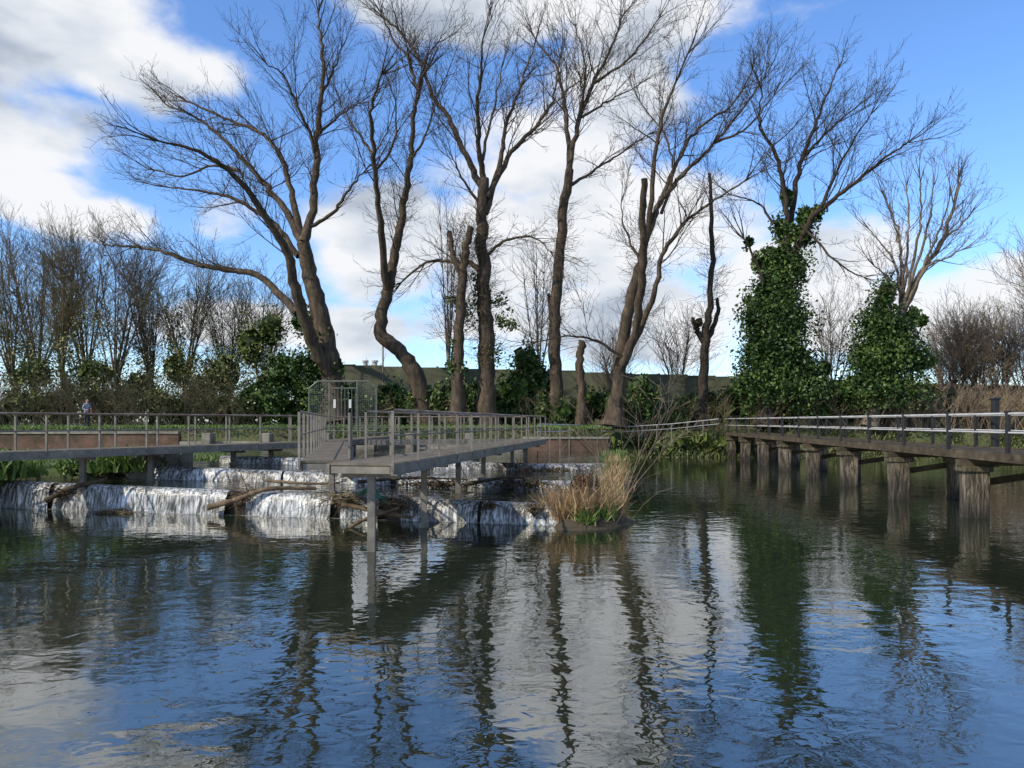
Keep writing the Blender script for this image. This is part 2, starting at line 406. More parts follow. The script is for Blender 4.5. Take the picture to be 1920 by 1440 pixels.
limb(S,[(726,550),(716,450),(705,350),(700,270),(697,200),(715,140)],d,19,5,t0=.3)
limb(S,[(785,180),(765,110),(735,70),(715,25)],d,9,4,t0=.1)
limb(S,[(786,170),(800,110),(822,80)],d,8,3,t0=.1)
limb(S,[(770,300),(800,250),(815,190)],d,7,3,t0=.2)
limb(S,[(700,290),(665,240),(640,200)],d,7,3,t0=.2)
limb(S,[(703,330),(740,260),(742,190)],d,7,3,t0=.2)
fuzz(S,[(725,560),(745,440),(765,330)],d,60); fuzz(S,[(716,450),(700,270)],d,40)
tree('poplar_tree',S,bark)
S=Segs(); d=61.
limb(S,[(915,800),(912,700),(910,600),(905,500),(903,410),(908,335)],d,46,29,t0=2,first=True,tip=False)
limb(S,[(904,350),(872,290),(842,222),(812,182),(790,120),(752,62),(722,35)],d,17,5)
limb(S,[(908,340),(896,250),(900,150),(906,70)],d,15,4)
limb(S,[(910,400),(938,300),(952,230),(980,150),(1000,90)],d,16,4,t0=.3)
limb(S,[(912,370),(960,285),(1010,232),(1038,180),(1050,110)],d,15,4)
limb(S,[(905,515),(880,492),(855,492),(800,492),(752,530)],d,15,5,t0=.2,up=.03)
limb(S,[(903,390),(870,340),(850,300)],d,9,3)
limb(S,[(905,300),(925,200),(940,130)],d,8,3,t0=.1)
limb(S,[(912,480),(950,450),(1000,445),(1030,470)],d,9,3,up=.0)
fuzz(S,[(912,690),(905,500),(905,400)],d,170,1.6)
lv=ivy_parts([(905,560,28,40),(880,590,30,30),(945,600,26,25),(915,660,34,50),(930,560,22,18),(850,560,22,14),(895,520,18,20),(960,610,20,16)],d,16,.24,core=False)
tree('poplar_tree',S,bark,lv,[ivy2])
S=Segs(); d=60.
limb(S,[(858,790),(858,680),(862,590),(868,510),(876,460),(884,425)],d,30,19,t0=2,first=True,tip=False)
limb(S,[(866,515),(850,480),(843,435)],d,17,14,t0=2,tip=False)
fuzz(S,[(858,650),(866,520),(880,430)],d,120,1.5)
tree('dead_tree',S,bark,ivy_parts([(857,690,24,40),(858,640,16,25)],d,18,.25),[ivy])
S=Segs(); d=63.
limb(S,[(1045,800),(1042,700),(1040,600),(1047,500),(1056,400),(1068,318)],d,34,26,t0=2,first=True,tip=False)
limb(S,[(1068,325),(1080,240),(1110,160),(1148,85),(1168,30)],d,16,4)
limb(S,[(1068,310),(1060,210),(1045,130),(1008,80)],d,14,4)
limb(S,[(1066,350),(1110,322),(1160,290),(1215,252)],d,9,3,up=.03)
limb(S,[(1082,240),(1098,140),(1080,50)],d,9,3)
limb(S,[(1115,155),(1180,110),(1235,35)],d,8,3)
limb(S,[(1090,220),(1140,190),(1180,170)],d,7,3)
fuzz(S,[(1042,690),(1047,500),(1058,380)],d,100,1.2)
limb(S,[(1040,640),(1032,600),(1028,550)],d,14,10,t0=2,tip=False)
tree('poplar_tree',S,bark)
S=Segs()
limb(S,[(1090,800),(1090,720),(1088,668),(1092,640)],62,22,22,t0=2,first=True,tip=False)
tree('tree_stump',S,bark)
S=Segs(); d=60.
limb(S,[(1150,800),(1156,740),(1166,655),(1180,570),(1197,505),(1218,430),(1240,370)],d,42,17,t0=2,first=True,tip=False)
limb(S,[(1160,700),(1190,625),(1205,510),(1206,410),(1208,335)],d,24,17,t0=2,tip=False)
limb(S,[(1172,680),(1222,565),(1242,480),(1282,420),(1330,382),(1398,338)],d,17,4,t0=.3,up=.03)
limb(S,[(1215,440),(1226,310),(1240,225),(1265,160),(1290,100)],d,14,4)
limb(S,[(1240,375),(1288,320),(1338,270),(1392,205),(1430,150)],d,12,4)
limb(S,[(1236,380),(1275,292),(1310,242),(1378,190),(1410,130)],d,11,4)
limb(S,[(1240,400),(1262,330),(1250,260),(1200,190)],d,8,3)
limb(S,[(1205,500),(1175,440),(1165,380)],d,8,3)
limb(S,[(1340,268),(1400,240),(1450,180)],d,7,3)
limb(S,[(1170,670),(1120,640),(1070,630),(1010,640)],d,8,3,up=.04)
fuzz(S,[(1205,640),(1206,400)],d,90,1.4); fuzz(S,[(1170,650),(1218,430)],d,70,1.2)
tree('willow_tree',S,bark)
S=Segs(); d=63.
limb(S,[(1316,800),(1318,720),(1323,640),(1332,560),(1334,450),(1330,325)],d,30,9,t0=2,first=True,tip=False)
limb(S,[(1320,650),(1342,600),(1345,560)],d,15,10,t0=2,tip=False)
limb(S,[(1320,640),(1306,618),(1300,595)],d,17,12,t0=2,tip=False)
fuzz(S,[(1318,700),(1330,560),(1334,450)],d,110,1.5)
tree('dead_tree',S,bark_dark,ivy_parts([(1309,605,12,10)],d,15,.22),[brownl])
S=Segs(); d=62.
limb(S,[(1435,800),(1445,700),(1455,600),(1468,500),(1478,410)],d,40,26,t0=2,first=True,tip=False)
limb(S,[(1478,430),(1470,350),(1452,285),(1425,235),(1428,170)],d,15,4)
limb(S,[(1482,420),(1500,310),(1522,250),(1550,180),(1570,130)],d,15,4)
limb(S,[(1490,480),(1520,410),(1555,380),(1610,335),(1660,295),(1700,268)],d,17,4)
limb(S,[(1540,392),(1580,300),(1632,215)],d,9,3)
limb(S,[(1478,420),(1465,350),(1478,300)],d,9,3)
limb(S,[(1510,290),(1560,240),(1620,190)],d,7,3)
limb(S,[(1450,600),(1430,520),(1412,480),(1395,448)],d,12,5,t0=.9)
limb(S,[(1450,420),(1420,380),(1370,365)],d,7,3)
limb(S,[(1500,420),(1580,500),(1620,520)],d,6,3,up=0)
K=1.2
lv=ivy_parts([(u,v,ru*K,rv*1.08) for u,v,ru,rv in [(1450,480,26,32),(1470,430,24,42),(1505,440,28,30),(1530,398,20,18),(1480,500,44,44),(1420,490,14,32),(1404,455,10,16),(1510,410,22,26),(1462,520,44,40),
 (1450,550,54,50),(1430,600,48,55),(1475,600,52,55),(1435,660,60,55),(1475,670,56,50),(1415,720,50,50),(1475,730,76,50),(1500,690,45,45),(1475,370,14,26),(1455,620,58,90)]],d,32,.26)
tree('ivy_clad_tree',S,bark_dark,lv,[ivy])
S=Segs(); d=62.
limb(S,[(1630,800),(1655,700),(1690,590),(1722,520),(1765,455),(1790,380)],d,30,8,t0=.45,first=True,every=.25)
for e in [(1700,480,1700,350),(1690,470,1660,370),(1730,460,1750,350),(1760,460,1820,400),(1740,500,1800,470),(1680,500,1630,430),(1720,450,1725,335),(1700,560,1640,500),(1745,470,1780,370),(1690,500,1670,400)]:
    limb(S,[(1692,585),(e[0],e[1]),((e[0]+e[2])/2+4,(e[1]+e[3])/2),(e[2],e[3])],d,8,3,t0=.3,every=.3,cl=(1.6,2.8),up=.12)
lv=ivy_parts([(u,v,ru*K,rv*1.08) for u,v,ru,rv in [(1660,555,26,46),(1645,610,40,46),(1678,620,42,46),(1635,670,56,52),(1688,670,56,46),(1730,680,24,24),(1620,730,62,50),(1680,735,66,46),(1712,590,16,24),(1655,650,54,84),(1728,600,14,14)]],d,32,.26)
tree('ivy_clad_tree',S,bark_grey,lv,[ivy])

# ------------------------------------------------------------------ background bare trees
def auto_tree(name,u,d,vtop,spread,mat,ivyh=0,imat=None,n=9,dens=1.0):
    S=Segs(); x=sx(u,d); top=sz(vtop,d); h=top-2.2
    forkz=2.2+h*(.22+.12*R())
    S.tubes.append((np.array([(x,d,1.8),(x+G(0,.1),d,(forkz+2)/2),(x+G(0,.25),d,forkz)]),[.36,.28,.22]))
    for i in range(n):
        a=R()*6.28; s=spread/F*d*(.35+.6*R())
        tx,ty,tz=x+math.cos(a)*s,d+math.sin(a)*s*.7,top-(s*.55)-R()*h*.18
        z0=forkz*(.55+.45*R())+R()*h*.1
        P=catmull([(x,d,z0),(x+(tx-x)*.45,d+(ty-d)*.45,z0+(tz-z0)*.42),(tx,ty,tz)],5)
        for k in range(len(P)-1):
            t=k/(len(P)-1); r=.12*(1-.8*t)
            S.append((*P[k],*P[k+1],r,r*.85))
            if t>.15:
                dd=P[k+1]-P[k]; dd/=np.linalg.norm(dd)
                for _ in range(3):
                    grow(S,tuple(P[k+1]),norm(dd[0]+G(0,.5),dd[1]+G(0,.5),dd[2]+G(0,.4)),1.8+2.2*R(),.034,2,.08,.13,dens)
    lv=None
    if ivyh:
        lv=ivy_parts([(u+G(0,16),HV-(2.2-EYE)/d*F-ivyh*t,14+26*R()*(1.2-t),16+ivyh*.13*R()) for t in (.05,.12,.2,.28,.36,.48,.6,.75)],d,9,.26,core=False)
    return tree(name,S,mat,lv,[imat or ivy2] if lv else None)
auto_tree('ash_tree',25,74,470,80,bark_olive,240,olive)
auto_tree('ash_tree',70,78,405,110,bark_grey,200,olive,11)
auto_tree('ash_tree',118,72,450,60,bark_olive,280,ivy2)
auto_tree('ash_tree',165,76,425,90,bark_olive,150,olive,10)
auto_tree('ash_tree',215,72,440,80,bark_grey,120,olive,9)
auto_tree('ash_tree',285,74,490,70,bark_olive,200,olive,8)
auto_tree('ash_tree',350,72,510,60,bark_olive,270,ivy2,8)
auto_tree('ash_tree',430,76,540,60,bark_olive,150,olive,8)
auto_tree('ash_tree',490,74,560,50,bark_olive,160,ivy2,8)
for u,vt,sp_ in ((1790,650,50),(1835,600,65),(1880,615,60),(1930,600,60)):
    auto_tree('hawthorn_tree',u,68,vt,sp_,bark_tan,0,None,9)
auto_tree('hawthorn_tree',1965,64,480,55,bark_tan,0,None,9)
auto_tree('elder_tree',1150,70,640,45,bark_tan,0,None,5,.7)
auto_tree('elder_tree',1270,72,610,50,bark_tan,0,None,5,.7)
auto_tree('elder_tree',840,72,380,40,bark_grey,0,None,5,.6)
auto_tree('elder_tree',1010,74,450,45,bark_grey,0,None,5,.6)
auto_tree('elder_tree',1560,74,560,60,bark_grey,0,None,6,.7)
S=Segs();parts=[]
for i in range(70):
    x=-150+i*6.5+G(0,1.5); y=125+G(0,8); h=(8 if x<-20 else 4)+G(0,1)
    for k in range(5): grow(S,(x+G(0,1),y,2),norm(G(0,.3),G(0,.3),1),h*(.8+.3*R()),.14,2,.08,.1,.6,.03)
    V,Q=leaf_arrays(blob_pts((x,y,2+h*.25),(3.5,2.5,h*.35),260,10),.7); parts.append((V,Q,1))
V,Q,M=join_arrays(seg_parts(S)+parts)
quad_mesh('distant_treeline',V,Q,[bark_olive,olive],M)

# ------------------------------------------------------------------ hedges, shrubs
B=[]
for u in range(480,1620,34):
    B.append((u+G(0,6),768+G(0,8),62.5+R()*2,34,40))
for (u,v,ru,rv) in [(530,700,45,60),(500,740,50,50),(580,720,55,60),(640,745,50,45),(740,740,40,32),(790,742,35,30),(850,740,40,35),(985,680,36,50),(970,730,50,50),(1010,720,35,45),(900,740,40,40),
   (1100,760,40,28),(1200,725,32,28),(1215,755,40,35),(1330,758,45,28),(1290,762,40,26),(1380,750,40,40),(1520,720,40,45),(1545,690,16,20),(1560,750,45,40)]:
    B.append((u,v,64.,ru,rv))
foliage('ivy_hedge',B,ivy,.26,24)
B=[]
for u in range(1600,2080,36): B.append((u+G(0,6),770+G(0,6),65+R()*2,34,34))
foliage('shrub_hedge',B,olive,.26,11)
B=[]
for u in range(-120,520,36): B.append((u+G(0,8),762+G(0,10),66+R()*3,36,40))
for (u,v,ru,rv) in [(60,700,50,40),(180,700,50,35),(260,725,45,40),(330,690,35,50),(420,700,50,60),(470,650,40,60),(380,730,40,40),(510,620,35,50)]: B.append((u,v,70,ru,rv))
foliage('mixed_hedge',B,ivy2,.24,16)
B=[]
for i in range(18): B.append((-60+i*33+G(0,15),670+G(0,40),68+G(0,1),32+20*R(),28+25*R()))
foliage('hawthorn_scrub',B,olive,.2,6,core=False)
def thicket(u0,u1,d0,dr,n,h0,h1,mat,z=2.1):
    S=Segs()
    for i in range(n):
        u=u0+R()*(u1-u0); d=d0+R()*dr; x=sx(u,d)
        for k in range(2): grow(S,(x,d,z),norm(G(0,.35),G(0,.35),1),h0+(h1-h0)*R(),.03,2,.03,.12,.9)
    V,Q,M=join_arrays(seg_parts(S)); quad_mesh('bramble_thicket',V,Q,[mat],M)
thicket(-60,500,63,5,230,1.6,4.2,bark_olive)
thicket(1560,2040,60.8,4,240,1.4,3.4,bark_tan,2.0)
thicket(660,1560,60.8,2,110,1.5,3.0,bark_olive,2.0)

# ------------------------------------------------------------------ boundary fence
e=empty('boundary_fence'); mb=MB(); d=71.
us=list(range(560,2300,52))
for a,b in zip(us[:-1],us[1:]):
    va=684+(a-640)*.0315; 
    xa,xb=sx(a,d),sx(b,d); zt_=sz(va,d)+G(0,.03)
    mb.box(((xa+xb)/2,d,(zt_+1.5)/2),(xb-xa-.01,.12,zt_-1.5),0)
    mb.box((xa,d+.12,(zt_+1.5)/2+.05),(.2,.2,zt_-1.4),1)
mb.obj('panels',[fencem,timber],e)
mb=MB(); xx=sx(718,69); mb.tube([(xx,69,2),(xx,69,sz(628,69))],.07,0); mb.beam((xx,69,sz(628,69)),(xx-.7,69,sz(626,69)),.12,.08,0)
mb.obj('lamp_post',[steel])
e=empty('factory_roof'); mb=MB(); d=110.
mb.box((sx(700,d),d+4,(sz(692,d))/2),(10,8,sz(692,d)),0)
for u in (685,703): 
    mb.tube([(sx(u,d),d,sz(692,d)),(sx(u,d),d,sz(679,d))],.35,1,12); mb.tube([(sx(u,d),d,sz(679,d)),(sx(u,d),d,sz(676,d))],.48,1,12)
mb.obj('vents',[concrete,flat('vent_grey',(.4,.4,.4))],e)

# ------------------------------------------------------------------ ground
def axis(lo,mid0,mid1,hi,s):
    a=list(np.arange(mid0,mid1,s)); l=[];x=mid0;st=s
    while x>lo: st*=1.4; x-=st; l.append(x)
    r=[];x=a[-1];st=s
    while x<hi: st*=1.4; x+=st; r.append(x)
    return np.array(l[::-1]+a+r)
X=axis(-1500,-45,60,1500,.7); Y=axis(-300,-8,78,2500,.7)
def smooth(t): t=np.clip(t,0,1); return t*t*(3-2*t)
gx,gy=np.meshgrid(X,Y)
wig=.35*np.sin(gx*1.3)+.25*np.sin(gx*.47+1)+.2*np.sin(gx*2.9)
edge=np.where(gx<5.6,46.4,60+wig)
top=np.where(gx<5.6,2.4,2.05)
rise=np.where(gx<5.6,smooth((gy-edge)/.6),smooth((gy-edge+1)/3.5))
base=np.full_like(gx,-1.2)
shelf=smooth((-13.2-gx+.3*np.sin(gy))/1.2)*smooth((gy-26.5)/1.2)
base=base+shelf*2.25
lb=smooth((-17.3-gx+.3*np.sin(gy*1.7))/1.5)*(1-smooth((gy-27)/1))
base=base+lb*2.4*(1-shelf)
base=np.where(gy<-4,1.2,base)
rb=smooth((gx-58)/3); base=base*(1-rb)+2*rb
gz=base*(1-rise)+top*rise
gz+= .06*np.sin(gx*2.1+gy)*np.cos(gy*1.7)*(gz>0)
V=np.stack([gx,gy,gz],-1).reshape(-1,3); ny,nx=gx.shape
i=np.arange(ny-1)[:,None]*nx+np.arange(nx-1)[None]
Q=np.stack([i,i+1,i+1+nx,i+nx],-1).reshape(-1,4)
quad_mesh('ground',V,Q,[groundm],None,True)
def grass(name,P,h,mat,lean=.35,w=.03):
    P=np.asarray(P);n=len(P); hh=h*(.5+.8*rng.random((n,1)))
    l=rng.normal(size=(n,3))*lean; l[:,2]=1; l/=np.linalg.norm(l,axis=1,keepdims=True)
    l2=l+rng.normal(size=(n,3))*lean*.8; l2[:,2]-=.15; l2/=np.linalg.norm(l2,axis=1,keepdims=True)
    a=rng.random(n)*6.28; s=np.stack([np.cos(a),np.sin(a),0*a],1)*w
    m=P+l*hh*.55; t=m+l2*hh*.5
    V=np.stack([P-s,P+s,m+s*.8,m-s*.8,t+s*.12,t-s*.12],1).reshape(-1,3)
    o=(np.arange(n)*6)[:,None]; Q=np.concatenate([o+np.array([[0,1,2,3]]),o+np.array([[3,2,4,5]])])
    return quad_mesh(name,V,Q,[mat])
n=16000; xs=6+rng.random(n)*50; ys=59+wig.mean()+rng.random(n)*3.2; zs=-.9+ 2.95*np.clip((ys-59)/3.3,0,1)
grass('bank_grass',np.stack([xs,ys,zs],1),.4,grassd,.6,.05)
P=[]
for u in range(1120,1380,22): P.append((u+G(0,5),832+G(0,6),60.6,18,12))
foliage('bank_ivy',P,ivy2,.22,22)
n=14000; xs=-42+rng.random(n)*28.5; ys=27+rng.random(n)*18; 
grass('bank_grass',np.stack([xs,ys,np.full(n,.95)],1),.3,grassm,.5,.03)
P=np.concatenate([np.stack([-13.9+rng.normal(size=900)*.5,27.6+rng.normal(size=900)*.5,np.full(900,1.05)],1),np.stack([-17.3+rng.normal(size=1600)*.6,25.2+rng.normal(size=1600)*.7,np.full(1600,.95)],1)])
grass('marsh_plants',P,.75,grassm,.45,.05)
Pn=blob_pts((-15.2,26.9,1.15),(.9,.5,.45),1300,10); V,Q=leaf_arrays(Pn,.13); 
P2=blob_pts((-16.7,25,1.3),(.75,.7,.7),2600,12); V2,Q2=leaf_arrays(P2,.14)
V,Q,M=join_arrays([(V,Q,0),(V2,Q2,0)]); quad_mesh('marsh_bush',V,Q,[grassm],M)

e=empty('brick_wall'); mb=MB()
mb.box((-33,46.1,.6),(26.4,.4,2.9),0); mb.box((-33,46.08,2.13),(26.4,.5,.14),1)
mb.obj('wall',[brickm,concrete],e)
e=empty('brick_wall'); mb=MB(); mb.box((3.2,46.1,.4),(5.0,.4,2.7),0); mb.box((3.2,46.08,1.82),(5.1,.5,.12),1)
mb.box((5.75,53,.4),(.3,13.6,2.7),0)
mb.obj('wall',[brickm,concrete],e)
e=empty('concrete_wall'); mb=MB(); mb.box((-9.5,46.1,.35),(20.5,.4,2.5),0); mb.box((-9.5,45.6,.1),(20.3,.5,2.3),0)
for x in (-18,-14.5,-11,-6,-2.5): mb.box((x,45.9,1.0),(.5,.9,2.2),0)
mb.obj('wall',[concrete],e,bevel=.03)
n=7000; grass('wall_top_grass',np.stack([-44+rng.random(n)*50,46.5+rng.random(n)*1.0,np.full(n,2.35)],1),.14,grassm,.4,.03)
n=9000; grass('lawn_grass',np.stack([-44+rng.random(n)*50,49+rng.random(n)*10,np.full(n,2.35)],1),.2,grassm,.4,.05)

# ------------------------------------------------------------------ water
def zt(x,zl,zr): return zr+(zl-zr)*np.clip((1.3-x)/18.8,0,1.2)
def poly_sheet(name,A,Bp,fz,mat,nx=30):
    V=[];Q=[]
    for i in range(nx+1):
        t=i/nx
        for P in (A,Bp):
            k=min(int(t*(len(P)-1)),len(P)-2); f=t*(len(P)-1)-k
            x=P[k][0]*(1-f)+P[k+1][0]*f; y=P[k][1]*(1-f)+P[k+1][1]*f
            V.append((x,y,fz(x)))
    for i in range(nx): Q.append((2*i,2*i+2,2*i+3,2*i+1))
    return quad_mesh(name,V,Q,[mat])
quad_mesh('river_water',[(-400,-200,0),(400,-200,0),(400,75,0),(-400,75,0)],[(0,1,2,3)],[waterm])
T1=[(-17.8,25.6),(1.3,21.0)]; T2=[(-12.7,27.4),(2.7,26.2)]; T3=[(-11.5,30.5),(4.2,32.5)]
f1=lambda x:float(zt(x,.85,.52)); f2=lambda x:float(zt(x,1.35,.76)); f3=lambda x:float(zt(x,1.62,1.02))
poly_sheet('weir_pool_water',T1,[(-17.8,27.6),(2.8,26.4)],f1,poolm)
poly_sheet('weir_pool_water',T2,[(-12.7,31),(4.1,32.7)],f2,poolm)
poly_sheet('weir_pool_water',T3,[(-13.5,45.9),(5.55,45.9)],f3,poolm)
def weir(name,T,fz,fb,gaps=(),out=.28):
    e=empty(name); V=[];Q=[]; n=200
    (x0,y0),(x1,y1)=T; dx,dy=x1-x0,y1-y0; L=math.hypot(dx,dy); nxm,nym=dy/L,-dx/L
    if nym>0: nxm,nym=-nxm,-nym
    prof=[(-.25,.0,.012),(0,.0,.012),(.10,.06,0),(.17,.25,0),(.22,.6,0),(out,1.0,0)]
    ph=[R()*6 for _ in range(4)]
    for i in range(n+1):
        t=i/n;x=x0+dx*t;y=y0+dy*t;zc=fz(x);zb=fb(x)-.02
        w=.03*math.sin(i*.9+ph[0])+.03*math.sin(i*.37+ph[1])
        for o,h,ex in prof:
            oo=o+(w*h)
            V.append((x+nxm*oo,y+nym*oo,zc-(zc-zb)*h+ex))
    m=len(prof)
    for i in range(n):
        t=i/n
        if any(a<t<b for a,b in gaps): continue
        for k in range(m-1): Q.append((i*m+k,(i+1)*m+k,(i+1)*m+k+1,i*m+k+1))
    quad_mesh('falling_water',V,Q,[fallm],None,True,e)
    mb=MB()
    for i in range(12):
        ta,tb=i/12,(i+1)/12; xa,xb=x0+dx*ta,x0+dx*tb; ya,yb=y0+dy*ta,y0+dy*tb
        z=min(fz(xa),fz(xb))-.03
        mb.beam((xa-nxm*.12,ya-nym*.12,(z-1)/2),(xb-nxm*.12,yb-nym*.12,(z-1)/2),.3,z+1,0)
    mb.obj('crest_wall',[timber],e)
    V=[];Q=[];ed=[]
    offs=[out-.05,.42,.62,.9]
    for i in range(n+1):
        t=i/n;x=x0+dx*t;y=y0+dy*t
        for j,o in enumerate(offs):
            V.append((x+nxm*o,y+nym*o,fb(x)+.012)); ed.append([1.05,.8,.55,.2][j])
    for i in range(n):
        for k in range(3): Q.append((i*4+k,(i+1)*4+k,(i+1)*4+k+1,i*4+k+1))
    o=quad_mesh('foam',V,Q,[foamm],None,True,e)
    at=o.data.attributes.new('edge','FLOAT','POINT'); at.data.foreach_set('value',ed)
weir('weir',T1,f1,lambda x:0.0,gaps=((.155,.17),(.48,.52),(.655,.675),(.73,.77),(.88,.89)))
weir('weir',T2,f2,f1,gaps=((.3,.31),(.55,.57),(.8,.83)))
weir('weir',T3,f3,f2,gaps=((.5,.52),))
mb=MB(); P=[(1.35,20.9),(2.9,26),(4.3,32),(5.6,46)]
for (a,b),h in zip(zip(P[:-1],P[1:]),(.62,.85,1.05)): mb.beam((*a,(h-1)/2),(*b,(h-1)/2),.35,h+1,0)
mb.box((-13.1,29,.5),(.8,3.6,2.4),0); mb.box((-13.1,29,1.75),(1.0,3.8,.12),0)
mb.obj('dividing_wall',[concrete])

# ------------------------------------------------------------------ walkways
ZD=1.93
def walkway(name,p0,p1,w,posts,zbase=-.8,zd=ZD,rails=(1,1),sp=1.7,trim=(0,0,0,0)):
    e=empty(name); p0=Vector((*p0,0));p1=Vector((*p1,0)); d=(p1-p0); L=d.length; d.normalize(); nrm=Vector((d.y,-d.x,0))
    mb=MB(); n=int(L/.3)
    for i in range(n):
        a=p0+d*(L*i/n+.01); b=p0+d*(L*(i+1)/n-.01); z=zd-.025+G(0,.002)
        mb.beam(a+Vector((0,0,z)),b+Vector((0,0,z)),w-.08,.05,0)
    mb.obj('deck',[plank],e)
    mb=MB()
    for s in (-1,1):
        o=nrm*(s*(w/2-.03)); z=Vector((0,0,zd-.12))
        mb.beam(p0+o+z,p1+o+z,.06,.22,0)
        mb.beam(p0+o*1.06+Vector((0,0,zd-.235)),p1+o*1.06+Vector((0,0,zd-.235)),.14,.02,0)
    k=int(L/2.2)
    for i in range(k+1):
        c=p0+d*(L*i/k)
        if i in (0,): c+=d*.06
        mb.beam(c+nrm*(-w/2+.08)+Vector((0,0,zd-.14)),c+nrm*(w/2-.08)+Vector((0,0,zd-.14)),.08,.15,0)
    mb.obj('beams',[steel],e)
    mb=MB()
    for (t,zb) in posts:
        c=p0+d*(L*t)
        mb.beam(c+Vector((0,0,zb)),c+Vector((0,0,zd-.25)),.16,.16,0,up=(0,1,0))
        mb.beam(c-nrm*(w*.45)+Vector((0,0,zd-.29)),c+nrm*(w*.45)+Vector((0,0,zd-.29)),.12,.1,0)
        mb.beam(c+Vector((0,0,zb)),c+Vector((0,0,zb+.32)),.24,.24,1,up=(0,1,0))
    mb.obj('support_posts',[steel,concrete],e)
    mb=MB()
    for si,s in enumerate((-1,1)):
        if not rails[si]: continue
        a0=trim[si*2];a1=trim[si*2+1]
        o=nrm*(s*(w/2-.01)); q0=p0+d*a0+o;q1=p1-d*a1+o; LL=(q1-q0).length
        mb.tube([q0+Vector((0,0,zd+1.1)),q1+Vector((0,0,zd+1.1))],.03,1)
        mb.tube([q0+Vector((0,0,zd+.58)),q1+Vector((0,0,zd+.58))],.018,0,6)
        m=max(1,round(LL/sp))
        for i in range(m+1):
            c=q0+(q1-q0)*(i/m)
            mb.beam(c+Vector((0,0,zd-.15)),c+Vector((0,0,zd+1.09)),.055,.055,0,up=(0,1,0))
    mb.obj('handrails',[steel,rusty],e)
def onA(y): return (-14.4+(y-21.8)*.5246-.62, y)
walkway('footbridge',onA(17.2),onA(34.6),1.3,[(.42,.4),(.545,.5),(.73,.9),(.83,1)],trim=(0,0,0,1.2))
walkway('footbridge',(-8.3,34.65),(-7.6,46.2),1.3,[(.4,.9),(.8,.9)],zd=ZD-.004,trim=(0,0,2.9,0))
walkway('footbridge',(-3.15,16.0),(.95,38.4),1.45,[(.03,-.8),(.2,-.2),(.36,.2),(.52,.3),(.77,.5),(.93,.6)],trim=(2.2,1.2,0,0))
walkway('footbridge',(-4.2,17.3),(-7.6,34.0),1.1,[(.35,.4),(.75,.5)],zd=ZD-.009,trim=(0,.8,1.2,1.5))
walkway('footbridge',(-7.0,37.2),(.6,38.7),1.2,[(.3,.6),(.7,.6)],zd=ZD-.013)
e=empty('security_gate'); mb=MB(); y=36.
def X_(u): return sx(u,y)
def Z_(v): return sz(v,y)
fr=[(580,808),(580,728),(596,715),(690,715),(706,728),(706,808)]
pts=[(X_(u),y,Z_(v)) for u,v in fr]; mb.tube(pts,.04,0,6)
mb.tube([pts[0],pts[-1]],.03,0,6)
for u in (618,670): mb.tube([(X_(u),y,Z_(808)),(X_(u),y,Z_(716))],.04,0,6)
mb.tube([(X_(618),y,Z_(728)),(X_(670),y,Z_(728))],.03,0,6)
def topv(u): return 715 if 596<=u<=690 else (728-(u-580)*13/16 if u<596 else 715+(u-690)*13/16)
u=583.
while u<705:
    if not 618<u<670: mb.tube([(X_(u),y,Z_(806)),(X_(u),y,Z_(topv(u)))],.006,0,4)
    u+=3.6
v=720.
while v<806:
    for a,b in ((582 if v>728 else 582+(728-v)*16/13,618),(670,704 if v>728 else 704-(728-v)*16/13)): mb.tube([(X_(a),y,Z_(v)),(X_(b),y,Z_(v))],.006,0,4)
    v+=3.6
for k in range(8):
    u=621+k*6.5; mb.tube([(X_(u),y-.03,Z_(804)),(X_(u),y-.03,Z_(730))],.016,0,5)
mb.obj('frame_and_mesh',[gatem],e)
mb=MB()
for u in (628,657): mb.box((X_(u),y-.07,Z_(757)),(.11,.02,.4),0)
mb.obj('gate_signs',[flat('sign_white',(.6,.6,.58))],e)
e=empty('bank_fence'); mb=MB()
P=[(1.3,39,2.66),(3.4,45.9,2.6),(6.0,60.4,2.45),(9,60.6,2.38),(12.5,60.6,2.6),(16.2,60.6,2.98)]
for dz,r in ((0,.035),(-.38,.025)): mb.tube([(a,b,c+dz) for a,b,c in P],r,0,6)
for a,b in zip(P[:-1],P[1:]):
    for k in range(3):
        t=k/3; q=[a[i]*(1-t)+b[i]*t for i in range(3)]; mb.beam((q[0],q[1],q[2]),(q[0],q[1],.9),.07,.07,1,up=(0,1,0))
mb.obj('rails',[brightrail,steel],e)

# ------------------------------------------------------------------ old pier bridge on the right
e=empty('pier_footbridge')
def onR(y,o=0):
    dx,dy=3.6/38.17,38/38.17
    return (13.5+(y-22.6)*.0947+o*dy, y-o*dx)
mbP=MB();mbT=MB();mbR=MB()
def pier(mb,x,y,w,dep,rot,z0,z1):
    n=7; Rm=Matrix.Rotation(rot,3,'Z'); V=[]; lx,ly=G(0,.02),G(0,.02)
    for i in range(n):
        t=i/(n-1); z=z0+(z1-z0)*t; k=1+G(0,.03)-(.10 if .38<t<.55 else 0)*R()
        for a,b in ((-1,-1),(1,-1),(1,1),(-1,1)): V.append(Vector((x+lx*t,y+ly*t,z))+Rm@Vector((a*w/2*k*(1+G(0,.015)),b*dep/2*k,0)))
    Q=[(4*i+j,4*i+(j+1)%4,4*i+4+(j+1)%4,4*i+4+j) for i in range(n-1) for j in range(4)]+[(4*n-4,4*n-3,4*n-2,4*n-1)]
    mb.add(V,Q,0)
ys=[11.8,17.2,22.6,28.0,33.4,38.6,43.9,49.4,54.9,60.2]
